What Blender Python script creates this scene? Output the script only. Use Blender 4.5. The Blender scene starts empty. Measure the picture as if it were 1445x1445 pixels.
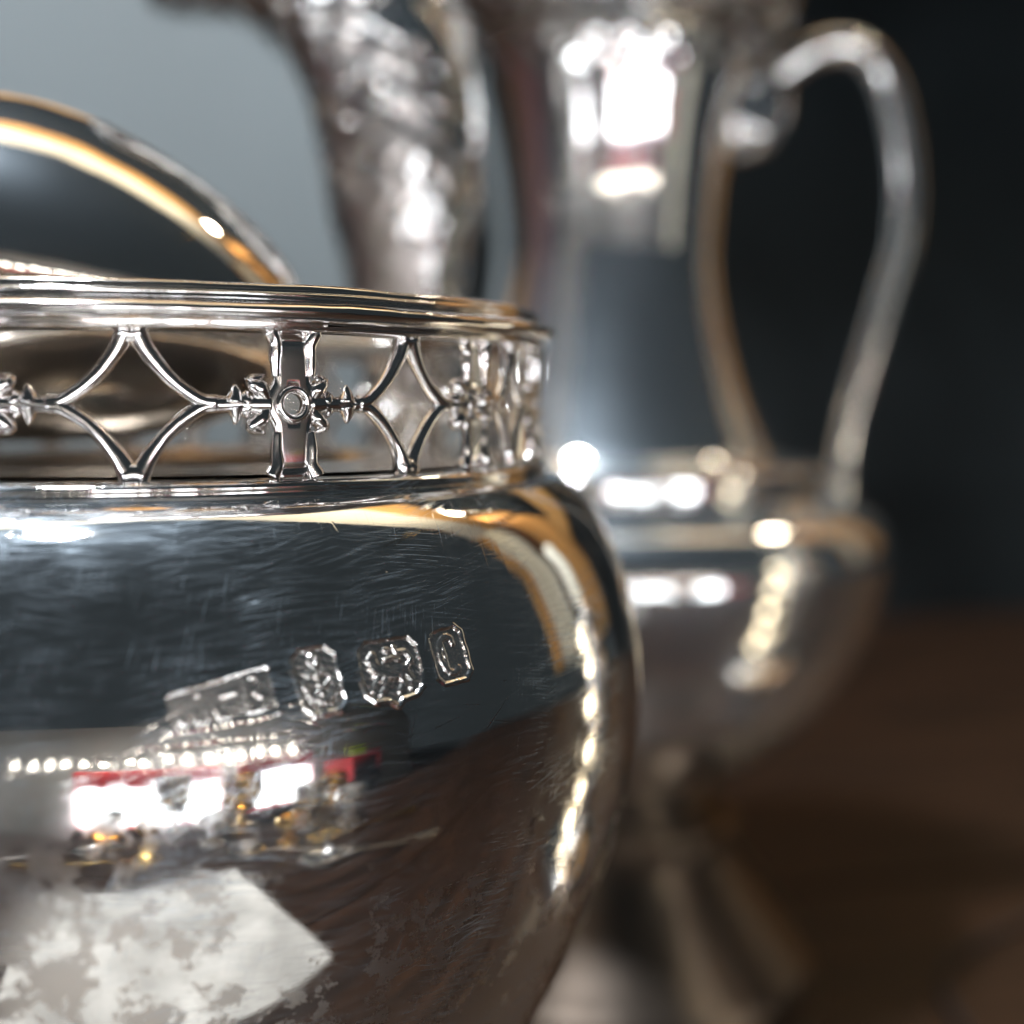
import bpy, math, random
import numpy as np
from mathutils import Vector, Matrix
random.seed(7); rng = np.random.default_rng(7)
S = 0.001          # everything below is laid out in millimetres; table top is z = 0
HC = 120.0         # camera height above the table
C = bpy.context.scene.collection
scene = bpy.context.scene

# ------------------------------------------------------------------ camera, world, lamps
F = 1800.0 / 1445.0; PS = 0.274; PITCH = math.atan(152 / 1800)
CAM = np.array([0, -137.4, HC])
FW = np.array([math.sin(PS) * math.cos(PITCH), math.cos(PS) * math.cos(PITCH), -math.sin(PITCH)])
RT = np.array([math.cos(PS), -math.sin(PS), 0.0]); UP = np.cross(RT, FW)
cam = bpy.data.cameras.new('camera'); cam_o = bpy.data.objects.new('camera', cam); C.objects.link(cam_o)
cam.sensor_width = 36; cam.lens = 36 * F; cam.clip_start = 0.005; cam.clip_end = 50
cam_o.matrix_world = Matrix(((RT[0], UP[0], -FW[0], CAM[0] * S), (RT[1], UP[1], -FW[1], CAM[1] * S),
                             (RT[2], UP[2], -FW[2], CAM[2] * S), (0, 0, 0, 1)))
cam.dof.use_dof = True; cam.dof.focus_distance = 0.0985; cam.dof.aperture_fstop = 11.0; cam.dof.aperture_blades = 0
scene.camera = cam_o
w = bpy.data.worlds.new("World"); scene.world = w; w.use_nodes = True
w.node_tree.nodes['Background'].inputs[0].default_value = (0.58, 0.72, 0.80, 1)
w.node_tree.nodes['Background'].inputs[1].default_value = 0.036
scene.view_settings.view_transform = 'Standard'; scene.view_settings.look = 'None'
scene.view_settings.exposure = 0.0; scene.view_settings.gamma = 1.0
cy = scene.cycles
cy.max_bounces = 10; cy.glossy_bounces = 8; cy.diffuse_bounces = 3; cy.sample_clamp_indirect = 12; cy.blur_glossy = 0.3

def area(name, loc, target, size, power, color, sy=None):
    l = bpy.data.lights.new(name, 'AREA'); l.energy = power; l.color = color
    l.shape = 'RECTANGLE' if sy else 'DISK'; l.size = size * S
    if sy: l.size_y = sy * S
    o = bpy.data.objects.new(name, l); C.objects.link(o); o.location = Vector(loc) * S
    o.rotation_euler = (Vector(target) - Vector(loc)).to_track_quat('-Z', 'Y').to_euler(); return o
area('overhead_lamp', (-185, -80, 900), (0, -60, 40), 100, 12.0, (0.95, 0.98, 1.0))
area('curtain_fill', (1050, 520, 1330), (1240, 300, 500), 120, 6, (1.0, 0.84, 0.62))  # added fill, only brightens the right-hand curtains
area('board_fill', (-620, 120, 560), (-130, 330, 170), 60, 0.6, (0.94, 0.98, 1.0))  # added fill, there to brighten the grey board
area('reflector_fill', (-150, 200, 700), (-150, 200.5, 880), 1500, 5.0, (1.0, 0.86, 0.66), 40)  # added upward fill for the underside of the overhead strips

# ------------------------------------------------------------------ materials
def mat(name):
    m = bpy.data.materials.new(name); m.use_nodes = True
    return m, m.node_tree, m.node_tree.nodes['Principled BSDF']
def nd(t, kind, **kw):
    n = t.nodes.new(kind)
    for k, v in kw.items():
        if k in n.inputs: n.inputs[k].default_value = v
        else: setattr(n, k, v)
    return n
def ramp(t, src, stops):
    r = t.nodes.new('ShaderNodeValToRGB'); e = r.color_ramp.elements
    while len(e) < len(stops): e.new(0.5)
    for i, (p, c) in enumerate(stops):
        e[i].position = p; e[i].color = (*c, 1) if len(c) == 3 else c
    t.links.new(src, r.inputs[0]); return r.outputs[0]
def mixc(t, fac, a, b):
    m = t.nodes.new('ShaderNodeMix'); m.data_type = 'RGBA'
    if isinstance(fac, float): m.inputs[0].default_value = fac
    else: t.links.new(fac, m.inputs[0])
    for v, i in ((a, 6), (b, 7)):
        if isinstance(v, tuple): m.inputs[i].default_value = (*v, 1)
        else: t.links.new(v, m.inputs[i])
    return m.outputs[2]
def math_(t, op, a, b=None):
    m = t.nodes.new('ShaderNodeMath'); m.operation = op
    for v, i in ((a, 0), (b, 1)):
        if v is None: continue
        if isinstance(v, (int, float)): m.inputs[i].default_value = v
        else: t.links.new(v, m.inputs[i])
    return m.outputs[0]
def bump(t, h, strength, dist, prev=None):
    b = t.nodes.new('ShaderNodeBump'); b.inputs['Strength'].default_value = strength; b.inputs['Distance'].default_value = dist
    t.links.new(h, b.inputs['Height'])
    if prev is not None: t.links.new(prev, b.inputs['Normal'])
    return b.outputs[0]

def silver(name, col=(0.90, 0.88, 0.85), rough=0.06, scratch=0.0, wobble=0.0, tarnish=0.0, tcol=(0.30, 0.22, 0.17), glow=0.0, ws=160.0):
    """polished silver; UV is (around, up) in millimetres"""
    m, t, p = mat(name)
    p.inputs['Metallic'].default_value = 1
    obj = t.nodes.new('ShaderNodeTexCoord')
    base = col; rg = None; nrm = None
    rgv = rough
    if wobble:
        n = nd(t, 'ShaderNodeTexNoise', Scale=ws, Detail=2.0); t.links.new(obj.outputs['Object'], n.inputs['Vector'])
        nrm = bump(t, n.outputs[0], 1.0, wobble * S)
    scr = None
    if scratch:
        for k, (rot, sx, sy, lo, hi) in enumerate([(0.06, 0.05, 5.5, .50, .70), (-0.16, 0.035, 7.0, .57, .66), (0.28, 0.03, 8.0, .61, .67), (1.35, 0.06, 7.0, .65, .70)]):
            mp = nd(t, 'ShaderNodeMapping'); mp.inputs['Rotation'].default_value = (0, 0, rot); 
            t.links.new(obj.outputs['UV'], mp.inputs[0])
            wn = nd(t, 'ShaderNodeTexNoise', Scale=0.09, Detail=1.0); t.links.new(obj.outputs['UV'], wn.inputs['Vector'])
            ad = nd(t, 'ShaderNodeVectorMath', operation='MULTIPLY_ADD'); ad.inputs[1].default_value = (1.2, 1.2, 0)
            t.links.new(wn.outputs['Color'], ad.inputs[0]); t.links.new(mp.outputs[0], ad.inputs[2])
            sc = nd(t, 'ShaderNodeVectorMath', operation='MULTIPLY'); sc.inputs[1].default_value = (sx * 4, sy, 1); t.links.new(ad.outputs[0], sc.inputs[0])
            n = nd(t, 'ShaderNodeTexNoise', Scale=1.0, Detail=3.0, Roughness=0.6); n.noise_dimensions = '2D'
            t.links.new(sc.outputs[0], n.inputs['Vector'])
            r = ramp(t, n.outputs[0], [(lo, (0, 0, 0)), (hi, (1, 1, 1))])
            m2 = nd(t, 'ShaderNodeTexNoise', Scale=0.10 + .04 * k, Detail=1.0); m2.noise_dimensions = '4D'; m2.inputs['W'].default_value = k * 3.1; t.links.new(obj.outputs['UV'], m2.inputs['Vector'])
            r = math_(t, 'MULTIPLY', r, ramp(t, m2.outputs[0], [(0.42, (.04, .04, .04)), (0.62, (1, 1, 1))]))
            scr = r if scr is None else math_(t, 'ADD', scr, r)
            if k == 0: first = r
        # wiped unevenly: strong at the front, fading round the side
        mn = nd(t, 'ShaderNodeTexNoise', Scale=0.055, Detail=2.0); t.links.new(obj.outputs['UV'], mn.inputs['Vector'])
        mask = ramp(t, mn.outputs[0], [(0.38, (.12, .12, .12)), (0.62, (1, 1, 1))])
        scr = math_(t, 'MULTIPLY', scr, mask)
        a0_ = nd(t, 'ShaderNodeAttribute', attribute_name='punch'); scr = math_(t, 'MULTIPLY', scr, math_(t, 'SUBTRACT', 1.0, a0_.outputs['Fac']))
        nrm = bump(t, scr, 1.0, scratch * S, nrm)
        rgv = math_(t, 'MULTIPLY_ADD', scr, 0.04); rgv.node.inputs[2].default_value = rough
        at_ = nd(t, 'ShaderNodeAttribute', attribute_name='punch'); pr_ = math_(t, 'MULTIPLY_ADD', at_.outputs['Fac'], 0.22); t.links.new(rgv, pr_.node.inputs[2]); rgv = pr_
    if tarnish:
        n = nd(t, 'ShaderNodeTexNoise', Scale=(420.0 if scratch else 180.0), Detail=8.0, Roughness=0.72); t.links.new(obj.outputs['Object'], n.inputs['Vector'])
        big = nd(t, 'ShaderNodeTexNoise', Scale=(70.0 if scratch else 38.0), Detail=2.0); t.links.new(obj.outputs['Object'], big.inputs['Vector'])
        s = math_(t, 'MULTIPLY_ADD', big.outputs[0], 0.9); t.links.new(n.outputs[0], s.node.inputs[2])
        msk = ramp(t, s, [(0.98 - tarnish, (0, 0, 0)), (1.04 - tarnish, (.25, .25, .25)), (1.12 - tarnish, (.62, .62, .62))])
        if scratch:   # tarnish sits low on the belly
            sp = nd(t, 'ShaderNodeSeparateXYZ'); t.links.new(obj.outputs['Object'], sp.inputs[0])
            lowz = math_(t, 'MULTIPLY_ADD', sp.outputs[2], -70.0); lowz.node.inputs[2].default_value = 6.75; lowz.node.use_clamp = True
            msk = math_(t, 'MULTIPLY', msk, lowz)
        base = mixc(t, msk, col, tcol)
        rr = math_(t, 'MULTIPLY_ADD', msk, 0.42)
        if isinstance(rgv, float): rr.node.inputs[2].default_value = rgv
        else: t.links.new(rgv, rr.node.inputs[2])
        rgv = rr
    if isinstance(base, tuple): p.inputs['Base Color'].default_value = (*base, 1)
    else: t.links.new(base, p.inputs['Base Color'])
    if isinstance(rgv, float): p.inputs['Roughness'].default_value = rgv
    else: t.links.new(rgv, p.inputs['Roughness'])
    if nrm is not None: t.links.new(nrm, p.inputs['Normal'])
    if glow:      # second, wide lobe tinted blue: puts in the cool glow round highlights
        g = nd(t, 'ShaderNodeBsdfGlossy', Roughness=0.46); g.inputs['Color'].default_value = (0.62, 0.74, 0.86, 1)
        ms = nd(t, 'ShaderNodeMixShader'); ms.inputs[0].default_value = glow
        if scr is not None:
            gf = math_(t, 'MULTIPLY_ADD', scr, glow * 3.8); gf.node.inputs[2].default_value = glow * .14; t.links.new(gf, ms.inputs[0])
            if nrm is not None: t.links.new(nrm, g.inputs['Normal'])
        t.links.new(p.outputs[0], ms.inputs[1]); t.links.new(g.outputs[0], ms.inputs[2])
        t.links.new(ms.outputs[0], t.nodes['Material Output'].inputs[0])
    return m
def plain(name, col, rough=0.6, metallic=0.0, noise=0.15, scale=20.0, bumpd=0.0, stretch=None):
    m, t, p = mat(name)
    tc = t.nodes.new('ShaderNodeTexCoord'); v = tc.outputs['Object']
    if stretch:
        mp = nd(t, 'ShaderNodeMapping'); mp.inputs['Scale'].default_value = stretch; t.links.new(v, mp.inputs[0]); v = mp.outputs[0]
    n = nd(t, 'ShaderNodeTexNoise', Scale=scale, Detail=5.0); t.links.new(v, n.inputs['Vector'])
    a = tuple(c * (1 - noise) for c in col); b = tuple(min(1, c * (1 + noise)) for c in col)
    t.links.new(ramp(t, n.outputs[0], [(0.3, a), (0.7, b)]), p.inputs['Base Color'])
    p.inputs['Roughness'].default_value = rough; p.inputs['Metallic'].default_value = metallic
    if bumpd: t.links.new(bump(t, n.outputs[0], 0.6, bumpd * S), p.inputs['Normal'])
    return m
def emit(name, col, strength):
    m, t, p = mat(name)
    p.inputs['Base Color'].default_value = (*col, 1); p.inputs['Emission Color'].default_value = (*col, 1)
    p.inputs['Emission Strength'].default_value = strength; return m

M = dict(
    body=silver('scratched_silver', rough=0.035, scratch=0.0010, wobble=0.008, tarnish=0.055, tcol=(0.40, 0.33, 0.28), glow=0.15),
    rim=silver('worn_rim_silver', col=(0.90, 0.88, 0.86), rough=0.13, wobble=0.07, tarnish=0.0, tcol=(0.44, 0.34, 0.30)),
    wire=silver('gallery_silver', col=(0.95, 0.93, 0.92), rough=0.16, wobble=0.07, tarnish=0.0, tcol=(0.40, 0.28, 0.25)),
    ladle=silver('ladle_silver', rough=0.06, wobble=0.045, tarnish=0.0, glow=0.05),
    jug=silver('jug_silver', rough=0.07, wobble=0.06, glow=0.14),
    chased=silver('chased_silver', col=(0.93, 0.92, 0.89), rough=0.11, wobble=0.85, ws=300.0, glow=0.12, tarnish=0.05),
    dark_silver=silver('shaded_silver', col=(0.5, 0.46, 0.42), rough=0.2, wobble=0.2),  # shade put into the base keeps deck and well dark inside the gallery
    foot=silver('table_reflection_silver', col=(0.20, 0.165, 0.14), rough=0.30, wobble=0.1),  # dark brown base stands for the table mirrored in the jug foot
    brass=plain('brass', (0.78, 0.52, 0.18), 0.16, 1.0, 0.1, 60, 0.05),
    wood=plain('dark_walnut', (0.020, 0.0088, 0.0042), 0.42, 0.0, 0.85, 9, 0.15, (1.2, 14, 14)),
    wall=plain('slate_wall', (0.050, 0.064, 0.072), 0.8, 0.0, 0.6, 1.6, 0.0),
    floor=plain('floor_stone', (0.03, 0.025, 0.022), 0.7, 0.0, 0.3, 5),
    board=plain('grey_painted_board', (0.19, 0.225, 0.245), 0.6, 0.0, 0.05, 8, 0.05),
    amber=plain('amber_cloth', (0.58, 0.33, 0.11), 0.85, 0.0, 0.25, 10, 0.3, (1, 1, .15)),
    cream=plain('cream_cloth', (0.72, 0.70, 0.60), 0.85, 0.0, 0.1, 10, 0.3, (1, 1, .15)),
    umber=plain('umber_cloth', (0.16, 0.075, 0.025), 0.85, 0.0, 0.3, 10, 0.3, (1, 1, .15)),
    paper=plain('white_card', (0.50, 0.50, 0.49), 0.7, 0.0, 0.45, 28),
    red=plain('red_paint', (0.72, 0.04, 0.05), 0.55, 0.0, 0.1, 20),
    lime=plain('lime_paint', (0.45, 0.62, 0.05), 0.4, 0.0, 0.1, 20),
    black=plain('black_paint', (0.012, 0.013, 0.016), 0.4, 0.0, 0.2, 20),
    taupe=plain('taupe_plaster', (0.20, 0.19, 0.17), 0.85, 0.0, 0.1, 3, 0.2),
    pane=emit('lit_pane', (0.86, 0.94, 1.0), 17.0),
    bulb=emit('lit_bulb', (1.0, 0.93, 0.82), 30.0),
    shade=emit('lit_shade', (1.0, 0.97, 0.92), 30.0),
)

# ------------------------------------------------------------------ mesh helpers
def link_mesh(name, V, Fc, m, parent=None, uv=None, smooth=True, loc=(0, 0, 0)):
    me = bpy.data.meshes.new(name)
    V = np.asarray(V, float) * S
    if isinstance(Fc, np.ndarray):
        k = Fc.shape[1]
        me.vertices.add(len(V)); me.vertices.foreach_set('co', V.ravel())
        me.loops.add(Fc.size); me.loops.foreach_set('vertex_index', Fc.ravel().astype(np.int32))
        me.polygons.add(len(Fc)); me.polygons.foreach_set('loop_start', np.arange(0, Fc.size, k, dtype=np.int32))
        me.update(calc_edges=True)
    else:
        me.from_pydata(V.tolist(), [], Fc)
    if uv is not None:
        l = me.uv_layers.new(name='UVMap'); idx = np.empty(len(me.loops), np.int32); me.loops.foreach_get('vertex_index', idx)
        l.data.foreach_set('uv', np.asarray(uv, float)[idx].ravel().astype(np.float32))
    if smooth: me.polygons.foreach_set('use_smooth', np.ones(len(me.polygons), bool))
    me.validate(); me.materials.append(m)
    o = bpy.data.objects.new(name, me); C.objects.link(o)
    if parent: o.parent = parent
    o.location = Vector(loc) * S
    return o
def thing(name, label, cat, loc=(0, 0, 0), rz=0, group=None):
    o = bpy.data.objects.new(name, None); C.objects.link(o); o.empty_display_size = 0.01
    o.location = Vector(loc) * S; o.rotation_euler = (0, 0, rz)
    return tag(o, label, cat, group)
def tag(o, label, cat, group=None):
    o['label'] = label; o['category'] = cat
    if group: o['group'] = group
    return o
def struct(o): o['kind'] = 'structure'; return o
def gridfaces(nu, nv, wrap_u=False):
    i = np.arange(nu if wrap_u else nu - 1); j = np.arange(nv - 1)
    I, J = np.meshgrid(i, j, indexing='ij'); I2 = (I + 1) % nu
    return np.stack([I * nv + J, I2 * nv + J, I2 * nv + J + 1, I * nv + J + 1], -1).reshape(-1, 4)
def arc(prof):
    prof = np.asarray(prof, float); return np.r_[0, np.cumsum(np.hypot(*np.diff(prof, axis=0).T))]
def smooth_prof(pts, n):
    """Catmull-Rom through (r, z) points"""
    p = np.asarray(pts, float); s = arc(p); t = np.linspace(0, s[-1], n)
    out = []
    P = np.vstack([2 * p[0] - p[1], p, 2 * p[-1] - p[-2]])
    for x in t:
        i = min(max(np.searchsorted(s, x) - 1, 0), len(p) - 2); u = (x - s[i]) / max(s[i + 1] - s[i], 1e-9)
        a, b, c, d = P[i:i + 4]
        out.append(0.5 * (2 * b + (c - a) * u + (2 * a - 5 * b + 4 * c - d) * u * u + (3 * b - a - 3 * c + d) * u ** 3))
    return np.array(out)
def lathe(name, prof, m, parent=None, n=128, loc=(0, 0, 0), disp=None, smooth=True):
    prof = np.asarray(prof, float); th = np.linspace(0, 2 * math.pi, n + 1)   # seam duplicated so UVs stay whole
    T, K = np.meshgrid(th, np.arange(len(prof)), indexing='ij')
    R = prof[K, 0].copy(); Z = prof[K, 1].copy(); s = arc(prof)
    if disp is not None:
        d = np.gradient(prof, axis=0); nn = np.c_[d[:, 1], -d[:, 0]]; nn /= np.linalg.norm(nn, axis=1)[:, None] + 1e-9
        if prof[-1, 1] < prof[0, 1]: nn = -nn
        h = disp(T, s[K], Z); h[-1] = h[0]
        R = R + nn[K, 0] * h; Z = Z + nn[K, 1] * h
    V = np.stack([R * np.sin(T), -R * np.cos(T), Z], -1).reshape(-1, 3)
    uv = np.stack([T * 50, s[K]], -1).reshape(-1, 2)
    Fc = gridfaces(n + 1, len(prof))
    if prof[-1, 1] < prof[0, 1]: Fc = Fc[:, ::-1]
    return link_mesh(name, V, Fc, m, parent, uv, smooth, loc)
def tube(path, rad, n=12, flat=None, cap=True, up=None):
    """swept tube: verts, faces.  rad scalar or per-point; flat = (a, b) scales the section"""
    P = np.asarray(path, float); k = len(P); rad = np.full(k, rad) if np.isscalar(rad) else np.asarray(rad, float)
    Tn = np.gradient(P, axis=0); Tn /= np.linalg.norm(Tn, axis=1)[:, None] + 1e-12
    up = np.array([0, 0, 1.0]) if up is None else np.asarray(up, float)
    V = []
    a0, b0 = flat or (1, 1)
    for i in range(k):
        u = up[i] if up.ndim == 2 else up
        A = np.cross(Tn[i], u); A /= np.linalg.norm(A) + 1e-12; B = np.cross(A, Tn[i])
        for j in range(n):
            a = 2 * math.pi * j / n; V.append(P[i] + rad[i] * (A * math.cos(a) * a0 + B * math.sin(a) * b0))
    Fc = [(i * n + j, i * n + (j + 1) % n, (i + 1) * n + (j + 1) % n, (i + 1) * n + j) for i in range(k - 1) for j in range(n)]
    if cap:
        Fc.append(tuple(range(n))[::-1]); Fc.append(tuple((k - 1) * n + j for j in range(n)))
    return V, [f[::-1] for f in Fc]
def curve_pts(pts, n=40):
    p = np.asarray(pts, float); s = np.r_[0, np.cumsum(np.linalg.norm(np.diff(p, axis=0), axis=1))]
    P = np.vstack([2 * p[0] - p[1], p, 2 * p[-1] - p[-2]]); out = []
    for x in np.linspace(0, s[-1], n):
        i = min(max(np.searchsorted(s, x) - 1, 0), len(p) - 2); u = (x - s[i]) / max(s[i + 1] - s[i], 1e-9)
        a, b, c, d = P[i:i + 4]
        out.append(0.5 * (2 * b + (c - a) * u + (2 * a - 5 * b + 4 * c - d) * u * u + (3 * b - a - 3 * c + d) * u ** 3))
    return np.array(out)
class Join:
    def __init__(s): s.V = []; s.F = []
    def add(s, vf):
        V, Fc = vf; k = len(s.V); s.V += [tuple(v) for v in V]; s.F += [tuple(i + k for i in f) for f in Fc]; return s
    def build(s, name, m, parent=None, loc=(0, 0, 0), smooth=True): return link_mesh(name, s.V, s.F, m, parent, None, smooth, loc)
def box(x0, x1, y0, y1, z0, z1, b=0.0):
    """box with chamfered vertical and top edges"""
    if b <= 0:
        V = [(x, y, z) for x in (x0, x1) for y in (y0, y1) for z in (z0, z1)]
        return V, [(0, 1, 3, 2), (4, 6, 7, 5), (0, 4, 5, 1), (2, 3, 7, 6), (0, 2, 6, 4), (1, 5, 7, 3)]
    V = []; Fc = []
    def ring(i, z): 
        V.extend([(x0 + i + b, y0 + i, z), (x1 - i - b, y0 + i, z), (x1 - i, y0 + i + b, z), (x1 - i, y1 - i - b, z),
                  (x1 - i - b, y1 - i, z), (x0 + i + b, y1 - i, z), (x0 + i, y1 - i - b, z), (x0 + i, y0 + i + b, z)])
    ring(b * .7, z0); ring(0, z0 + b); ring(0, z1 - b); ring(b * .7, z1)
    for k in range(3):
        for j in range(8): Fc.append((k * 8 + j, k * 8 + (j + 1) % 8, k * 8 + 8 + (j + 1) % 8, k * 8 + 8 + j))
    Fc.append(tuple(range(8))[::-1]); Fc.append(tuple(24 + j for j in range(8)))
    return V, Fc
def sines(seed, n, fmax, amp):
    r = np.random.default_rng(seed); k = r.integers(1, fmax, n); q = r.uniform(-1, 1, n) * .6; ph = r.uniform(0, 6.28, n); a = amp * r.uniform(.3, 1, n) / math.sqrt(n)
    return lambda T, s, Z: sum(a[i] * np.sin(k[i] * T + q[i] * s + ph[i]) for i in range(n))
def at(px, py, dist):
    """a point of the place at a given distance in front of the lens (layout aid)"""
    d = FW + RT * (px - 722.5) / 1800 - UP * (py - 722.5) / 1800
    return CAM + d * dist

# ------------------------------------------------------------------ table (planks), walls, floor
tb = thing('table', 'dark brown walnut plank table under all the silver', 'table', (150, 100, 0))
y = -300.0; k = 0; proto = None
while y < 460:
    wd = 88.0
    if proto is None:
        proto = Join().add(box(-700, 700, 0, wd - 1.6, -28, 0, 1.2)).build('plank', M['wood'], tb, (0, y - 100, 0), smooth=False)
    else:
        o = proto.copy(); C.objects.link(o); o.location = Vector(((k % 3) * 0.9, y - 100, -0.25 * (k % 2))) * S
    y += wd; k += 1
ytop = y
for sx in (-1, 1):
    for yy in (-300, ytop - 30):
        Join().add(box(sx * 640 - 30, sx * 640 + 30, yy - 130, yy - 70, -780, -28.1, 2)).build('leg', M['wood'], tb, smooth=False)
struct(link_mesh('floor', [(-5000, -5000, -780), (5000, -5000, -780), (5000, 5000, -780), (-5000, 5000, -780)], [(0, 1, 2, 3)], M['floor'], smooth=False))
struct(Join().add(box(-3000, 3600, 2400, 2480, -780, 2300)).build('wall', M['wall'], smooth=False))

# grey board standing behind the vase
bd = thing('grey_board', 'pale grey painted board standing upright behind the chased vase', 'board', (0, 0, 0))
A = at(572, 700, 430); B = at(-520, 700, 520); A[2] = B[2] = 0
dv = (B - A) / np.linalg.norm(B - A); nrmv = np.array([-dv[1], dv[0], 0]); L = np.linalg.norm(B - A)
V, Fc = box(0, L, 0, 9, 0.0, 330, 1.0)
V = [A + dv * v[0] + (nrmv * v[1] if nrmv[1] > 0 else -nrmv * v[1]) + np.array([0, 0, v[2]]) for v in V]
link_mesh('panel', V, Fc, M['board'], bd, smooth=False)
V, Fc = box(L * .5 - 60, L * .5 + 60, 9.2, 90, 0.0, 12, 1.0)
V = [A + dv * v[0] + (nrmv * v[1] if nrmv[1] > 0 else -nrmv * v[1]) + np.array([0, 0, v[2]]) for v in V]
link_mesh('foot', V, Fc, M['black'], bd, smooth=False)

# ------------------------------------------------------------------ the near pot: body of revolution with punched marks
pot = thing('silver_pot', 'scratched silver pot with pierced gallery, ribbed rim and four hallmarks, nearest the lens', 'pot')
PR = [(39.2, -5.6), (40.6, -5.75), (41.1, -6.2), (40.9, -6.7), (41.5, -7.0), (42.84, -7.7), (45.02, -9.68), (46.83, -12.5), (48.07, -15.33), (49.23, -18.8), (50.12, -22.79), (50.52, -27.11),
      (50.41, -31.5), (49.87, -35.98), (48.83, -40.94), (47.41, -46.03), (45.23, -51.7), (42.28, -57.9), (38.13, -64.6), (33, -71), (26, -78), (19, -84), (14.5, -90), (12.5, -95),
      (12.6, -99), (15.5, -102), (20, -107), (27, -112.5), (33, -116), (35, -118), (35, -119.8)]
fine = smooth_prof(PR, 1400)
# deck and well inside the gallery
deck = np.array([(20, -40), (22, -22), (23.2, -8), (24, -5.9), (25.5, -5.2), (30, -5.25), (36, -5.35), (38.4, -5.4)])
zs_dense = np.linspace(-8.6, -25.0, 330)
zz = fine[:, 1]; rr = fine[:, 0]
upper = fine[zz > -8.55]; upper = upper[::2]
dense = np.c_[np.interp(-zs_dense, -zz, rr), zs_dense]
lower = fine[zz < -25.05]; lower = lower[::9]
prof = np.vstack([upper, dense, lower])
j0 = len(upper)
TH0, TH1 = -0.035, 0.62
th_d = np.linspace(TH0, TH1, 620); th_c = np.linspace(TH1, TH0 + 2 * math.pi, 190)[1:]
th = np.r_[th_d, th_c]
T, K = np.meshgrid(th, np.arange(len(prof)), indexing='ij')
R = prof[K, 0].copy(); Z = prof[K, 1].copy()
d = np.gradient(prof, axis=0); nn = np.c_[-d[:, 1], d[:, 0]]; nn /= np.linalg.norm(nn, axis=1)[:, None]

# ---- height field of the punched marks
def seg(a, b, p, q):
    p = np.array(p); q = np.array(q); v = q - p; t = np.clip(((a - p[0]) * v[0] + (b - p[1]) * v[1]) / (v @ v + 1e-9), 0, 1)
    return np.hypot(a - p[0] - t * v[0], b - p[1] - t * v[1])
def stroke(a, b, pts, wd):
    D = np.full(a.shape, 9.0)
    for p, q in zip(pts[:-1], pts[1:]): D = np.minimum(D, seg(a, b, p, q))
    return np.clip(1.4 - D / wd, 0, 1)
def poly_sd(a, b, pts):
    pts = np.array(pts, float); n = len(pts); D = np.full(a.shape, 9.0); ins = np.zeros(a.shape, bool)
    for i in range(n):
        p, q = pts[i], pts[(i + 1) % n]; D = np.minimum(D, seg(a, b, p, q))
        c = ((p[1] > b) != (q[1] > b)) & (a < (q[0] - p[0]) * (b - p[1]) / (q[1] - p[1] + 1e-12) + p[0]); ins ^= c
    return np.where(ins, -D, D)
def arcpts(cx, cy_, rx, ry, a0, a1, n=12):
    return [(cx + rx * math.cos(math.radians(t)), cy_ + ry * math.sin(math.radians(t))) for t in np.linspace(a0, a1, n)]
marks = []   # quad corners (theta, z) BL, BR, TR, TL ; outline in mm ; strokes in mm (x right, y up)
marks.append(dict(q=[(.010, -22.0), (.160, -21.3), (.150, -17.9), (.008, -19.5)], W=6.9, H=3.7,
    out=[(.3, 0), (6.6, 0), (6.9, .3), (6.9, 3.2), (6.6, 3.5), (.3, 3.5), (0, 3.2), (0, .3)],
    st=[([(.5, .3), (.6, 1.2), (1.1, .4), (1.3, 1.3)], .18), ([(1.8, 1.3), (1.8, .5), (2.2, .3), (2.5, .6), (2.5, 1.4)], .18),
        ([(3.1, 1.3), (3.3, .5), (3.8, .4), (4.0, 1.3)], .2), ([(3.6, 2.3), (4.3, 2.3)], .25),
        ([(5.2, .5), (5.2, 3.2), (5.9, 3.1), (6.2, 2.5), (5.7, 1.9), (6.3, 1.3), (6.0, .6), (5.2, .5)], .24)], dep=.085, rg=.25))
marks.append(dict(q=[(.203, -21.7), (.262, -21.5), (.248, -17.1), (.180, -17.35)], W=3.1, H=4.4,
    out=[(.5, 0), (2.6, 0), (3.1, .55), (3.1, 3.8), (2.5, 4.4), (.6, 4.4), (0, 3.85), (0, .55)],
    st=[(arcpts(1.55, 3.55, .32, .32, 0, 360), .15), ([(1.55, 3.2), (1.55, .8)], .2), ([(.8, 2.7), (2.3, 2.7)], .2),
        (arcpts(1.55, 1.75, .95, 1.05, 190, 350), .22), ([(.55, 1.3), (.45, 2.0)], .2), ([(2.55, 1.3), (2.65, 2.0)], .2), ([(.6, .9), (2.4, 2.1)], .16)], dep=.20))
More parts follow.
